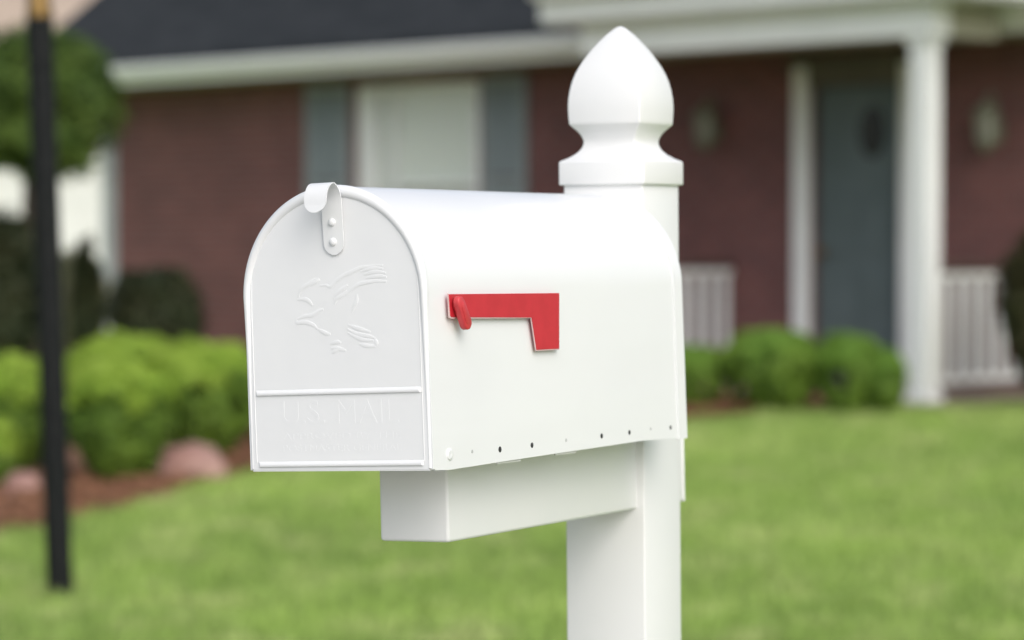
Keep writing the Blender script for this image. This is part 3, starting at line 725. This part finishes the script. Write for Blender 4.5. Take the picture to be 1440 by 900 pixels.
# embossed bird outline
E_ = [[(-.0266,.1819),(-.0205,.1859),(-.0155,.1878)],
[(-.0413,.1712),(-.0394,.1767),(-.0341,.1815),(-.0281,.1841),(-.023,.1874),(-.0171,.1886)],
[(-.0157,.1815),(-.009,.182),(-.0033,.1804),(.0036,.1858),(.0129,.191),(.0237,.1948),(.0329,.1979),(.0411,.1983),(.049,.1992),(.058,.1990)],
[(.0327,.1940),(.0418,.1962),(.05,.1968),(.0581,.1956)],[(.0358,.1905),(.0433,.1926),(.0515,.1931),(.0612,.1913)],[(.0382,.1873),(.0464,.1884),(.0546,.1888),(.0619,.1872)],
[(.0145,.1714),(.0213,.1768),(.0289,.1814),(.038,.1832),(.0495,.1841),(.0617,.183)],
[(-.0005,.1684),(.0047,.1739),(.0107,.1778),(.0166,.1811)],[(.0009,.1628),(.0037,.1683),(.0104,.1716),(.0155,.1756)],
[(-.043,.1691),(-.0338,.1688),(-.0289,.1666),(-.0249,.1622)],[(-.0439,.1494),(-.0354,.152),(-.0253,.1531),(-.0176,.1571),(-.0125,.1583)],
[(-.0439,.1494),(-.044,.1459),(-.0348,.1464),(-.0249,.1433),(-.02,.1389)],[(-.0192,.1389),(-.0119,.1352),(-.0053,.1336)],
[(.0269,.1717),(.0266,.1655),(.024,.1607),(.0204,.1545)],
[(.0158,.1421),(.0247,.1391),(.0328,.1368),(.0409,.1345)],[(.0148,.138),(.0229,.1342),(.031,.1319),(.0407,.1303),(.0464,.1281)],
[(.0154,.1344),(.0243,.13),(.034,.127),(.0446,.126)],[(.0281,.123),(.0363,.1214),(.0469,.1204)],[(.0461,.1275),(.0475,.124),(.0469,.1204)],
[(-.0057,.1238),(.001,.1258),(.0068,.1249)],[(-.005,.1196),(.0024,.1194),(.0122,.1171)],[(-.0044,.1147),(-.0001,.1174),(.0057,.1193)]]
bm = bmesh.new()
def smooth_line(p, k=5):
    out = []
    P_ = [p[0]]+list(p)+[p[-1]]
    for i in range(1, len(P_)-2):
        for s in range(k):
            t = s/k; a0,a1,a2,a3 = [Vector(q) for q in P_[i-1:i+3]]
            out.append(.5*((2*a1)+(-a0+a2)*t+(2*a0-5*a1+4*a2-a3)*t*t+(-a0+3*a1-3*a2+a3)*t**3))
    out.append(Vector(p[-1])); return out
for s in E_:
    q = smooth_line(s); m_ = len(q)
    tube(bm, [(v.x, yf+.0008, v.y) for v in q], [.0009+.0015*math.sin(PI*min(max(i/(m_-1),.08),.92)) for i in range(m_)], n=6)
bmesh.ops.scale(bm, vec=(1,.26,1), verts=bm.verts[:], space=Matrix.Translation((0,-(yf+.0008),0)))
finish('bird_emblem', bm, 'enamel', dr, smooth=60)
# embossed lettering
def text_mesh(txt, x0, x1, zb, hgt, depth=.0005):
    cu = bpy.data.curves.new('t', 'FONT'); cu.body = txt; cu.size = 1; cu.extrude = 0
    to = bpy.data.objects.new('t', cu); col.objects.link(to)
    dg = bpy.context.evaluated_depsgraph_get(); me = bpy.data.meshes.new_from_object(to.evaluated_get(dg))
    b = bmesh.new(); b.from_mesh(me)
    X_ = [v.co.x for v in b.verts]; Y_ = [v.co.y for v in b.verts]
    sx_ = (x1-x0)/(max(X_)-min(X_)); sy_ = hgt/(max(Y_)-min(Y_)); mx_, my_ = min(X_), min(Y_)
    for v in b.verts: v.co = Vector((x0+(v.co.x-mx_)*sx_, yf+.0008, zb+(v.co.y-my_)*sy_))
    r = bmesh.ops.extrude_face_region(b, geom=b.faces[:])
    for el in r['geom']:
        if isinstance(el, bmesh.types.BMVert): el.co.y -= depth
    bpy.data.objects.remove(to); bpy.data.curves.remove(cu); bpy.data.meshes.remove(me)
    return b
bigb = text_mesh('U.S. MAIL', -.066, .070, .0455, .0235, .00013)
finish('embossed_lettering', bigb, 'enamel', dr, smooth=0)
for t_, zb_ in (('APPROVED BY THE', .0305), ('POSTMASTER GENERAL', .0185)):
    finish('embossed_lettering', text_mesh(t_, -.066, .072, zb_, .0065, .0001), 'enamel', dr, smooth=0)
# latch: strap riveted to the door, curling forward over itself
bm = bmesh.new()
xc, hw_ = .0040, .0116; th = .0011
path = []                                   # (y, z) from the bottom of the strap up and over
ys0 = yf-.0003
def strap_y(z):
    t = min(max((z-.2112)/.050, 0), 1); return yf-.0003-.0023*t
for k in range(18): path.append((strap_y(.2112+(.262-.2112)*k/17), .2112+(.262-.2112)*k/17))
ys0 = path[-1][0]
rc = .0142
for k in range(1, 13):
    t = PI*k/12*.97; path.append((ys0-.0010-rc+(rc+.0010)*math.cos(t), .262+.0215*math.sin(t)*(.92 if k<7 else .92)))
yfr = path[-1][0]
for k in range(1, 8): path.append((yfr-.0003*k, .262-.0004-.0013*k))
prev = None; secs = []
zt_ = path[-1][1]
for i,(y,z) in enumerate(path):
    hwid = hw_
    if i < 18:
        dz = z-.2112
        if dz < hw_: hwid = math.sqrt(max(hw_**2-(hw_-dz)**2, 1e-7))
    m_ = len(path)-1-i
    if i > 24 and z-zt_ < hw_: hwid = math.sqrt(max(hw_**2-(hw_-(z-zt_))**2, 1e-7))*1.1
    elif i > 22: hwid = hw_*1.1
    hwid = max(hwid, .0025)
    a0 = Vector(path[max(i-1,0)]); a1 = Vector(path[min(i+1,len(path)-1)]); t = (a1-a0).normalized(); nn = Vector((-t.y, t.x))
    secs.append([bm.verts.new((xc+sx*hwid, y+nn.x*o_, z+nn.y*o_)) for sx,o_ in ((-1,0),(1,0),(1,th),(-1,th))])
for s0, s1 in zip(secs, secs[1:]):
    for k in range(4): bm.faces.new((s0[k], s0[(k+1)%4], s1[(k+1)%4], s1[k]))
bm.faces.new(secs[0]); bm.faces.new(secs[-1][::-1])
lt = finish('latch', bm, 'enamel', dr, smooth=50)
def rivet(parent, c, r, h, axis, name='rivet', mat='enamel'):
    bm = bmesh.new(); lathe(bm, [(r,0),(r*.97,h*.35),(r*.8,h*.72),(r*.45,h*.95),(r*.12,h)], 20)
    rot = Matrix.Rotation(PI/2,4,'X') if axis == 'y' else Matrix.Rotation(PI/2,4,'Y')
    bmesh.ops.transform(bm, matrix=Matrix.Translation(c) @ rot, verts=bm.verts[:])
    return finish(name, bm, mat, parent, smooth=60)
rivet(lt, (.0035, strap_y(.2432)-.0010, .2432), .0041, .0028, 'y'); rivet(lt, (.0035, strap_y(.2240)-.0010, .2240), .0041, .0028, 'y')
# hinge rivet and screw holes along the lower edge of the side
for sx in (1, -1):
    bm = bmesh.new(); lathe(bm, [(.0058,0),(.0057,.0010),(.0046,.0018),(.0022,.0014),(.0006,.0012)], 20)
    bmesh.ops.transform(bm, matrix=Matrix.Translation((sx*w_, .0016, .0125)) @ Matrix.Rotation(sx*PI/2,4,'Y'), verts=bm.verts[:]); finish('hinge_rivet', bm, 'enamel', mb, smooth=60)
hl = [(.046,.0127,.0018,0),(.1016,.0116,.0030,1),(.1681,.0121,.0028,1),(.2419,.0132,.0018,0),(.3221,.0133,.0028,1),(.3872,.0137,.0026,1),(.4389,.0149,.0017,0),(.488,.0139,.0024,1)]
for y, z, r, dk in hl:
    bm = bmesh.new(); lathe(bm, [(r,-.0004),(r,.00025),(r*.9,.0003)], 18)  # flat discs whose tone stands in for shade inside holes and dimples
    bmesh.ops.transform(bm, matrix=Matrix.Translation((w_, y, z)) @ Matrix.Rotation(PI/2,4,'Y'), verts=bm.verts[:])
    finish('screw_hole' if dk else 'dimple', bm, 'dark_hole' if dk else 'dimple', mb, smooth=0)
# flag
fl = empty('flag', parent=mb)
bm = bmesh.new()
fp = [(.0020,.1687),(.2285,.1670),(.2242,.1091),(.1752,.1093),(.1671,.1431),(.0060,.1460),(.0036,.1475)]
prism(bm, fp, 0, w_+.0040, w_+.0056, .0004)
finish('flag_arm', bm, 'red', fl, smooth=0)
bm = bmesh.new()
fr = [(.0010,.1695),(.0015,.1460),(.0055,.1448),(.1663,.1420),(.1744,.1083),(.2243,.1081),(.2242,.1091),(.1752,.1093),(.1671,.1431),(.0060,.1460),(.0036,.1475),(.0020,.1687)]
prism(bm, fr, 0, w_+.0042, w_+.0052)
finish('flag_edge', bm, 'edge', fl, smooth=0)
# pivot knob: a tapered capsule standing off the flag
bm = bmesh.new(); p0 = Vector((.0105,.1600)); p1 = Vector((.0220,.1405)); dv = (p1-p0); Lk = dv.length; dv.normalize(); nv = Vector((-dv.y, dv.x))
ol = []
r0_, r1_ = .0058, .0072
for k in range(13):
    t = PI*k/12; q = p0 - dv*math.sin(t)*r0_*1.15 + nv*math.cos(t)*r0_; ol.append((q.x,q.y))
for k in range(13):
    t = PI*k/12; q = p1 + dv*math.sin(t)*r1_ - nv*math.cos(t)*r1_; ol.append((q.x,q.y))
prism(bm, ol, 0, w_+.0080, w_+.0150, .0014)
c_ = (p0+p1)/2; ol2 = [(c_.x+(x-c_.x)*.55, c_.y+(y-c_.y)*.62) for x,y in ol]; prism(bm, ol2, 0, w_+.01505, w_+.0157, .0003)
finish('knob', bm, 'redknob', fl, smooth=50)
bm = bmesh.new(); lathe(bm, [(.0042,0),(.0042,.0082)], 20); bmesh.ops.transform(bm, matrix=Matrix.Translation((w_, p0.x+.003, p0.y-.004)) @ Matrix.Rotation(PI/2,4,'Y'), verts=bm.verts[:]); finish('pivot_pin', bm, 'redknob', fl)
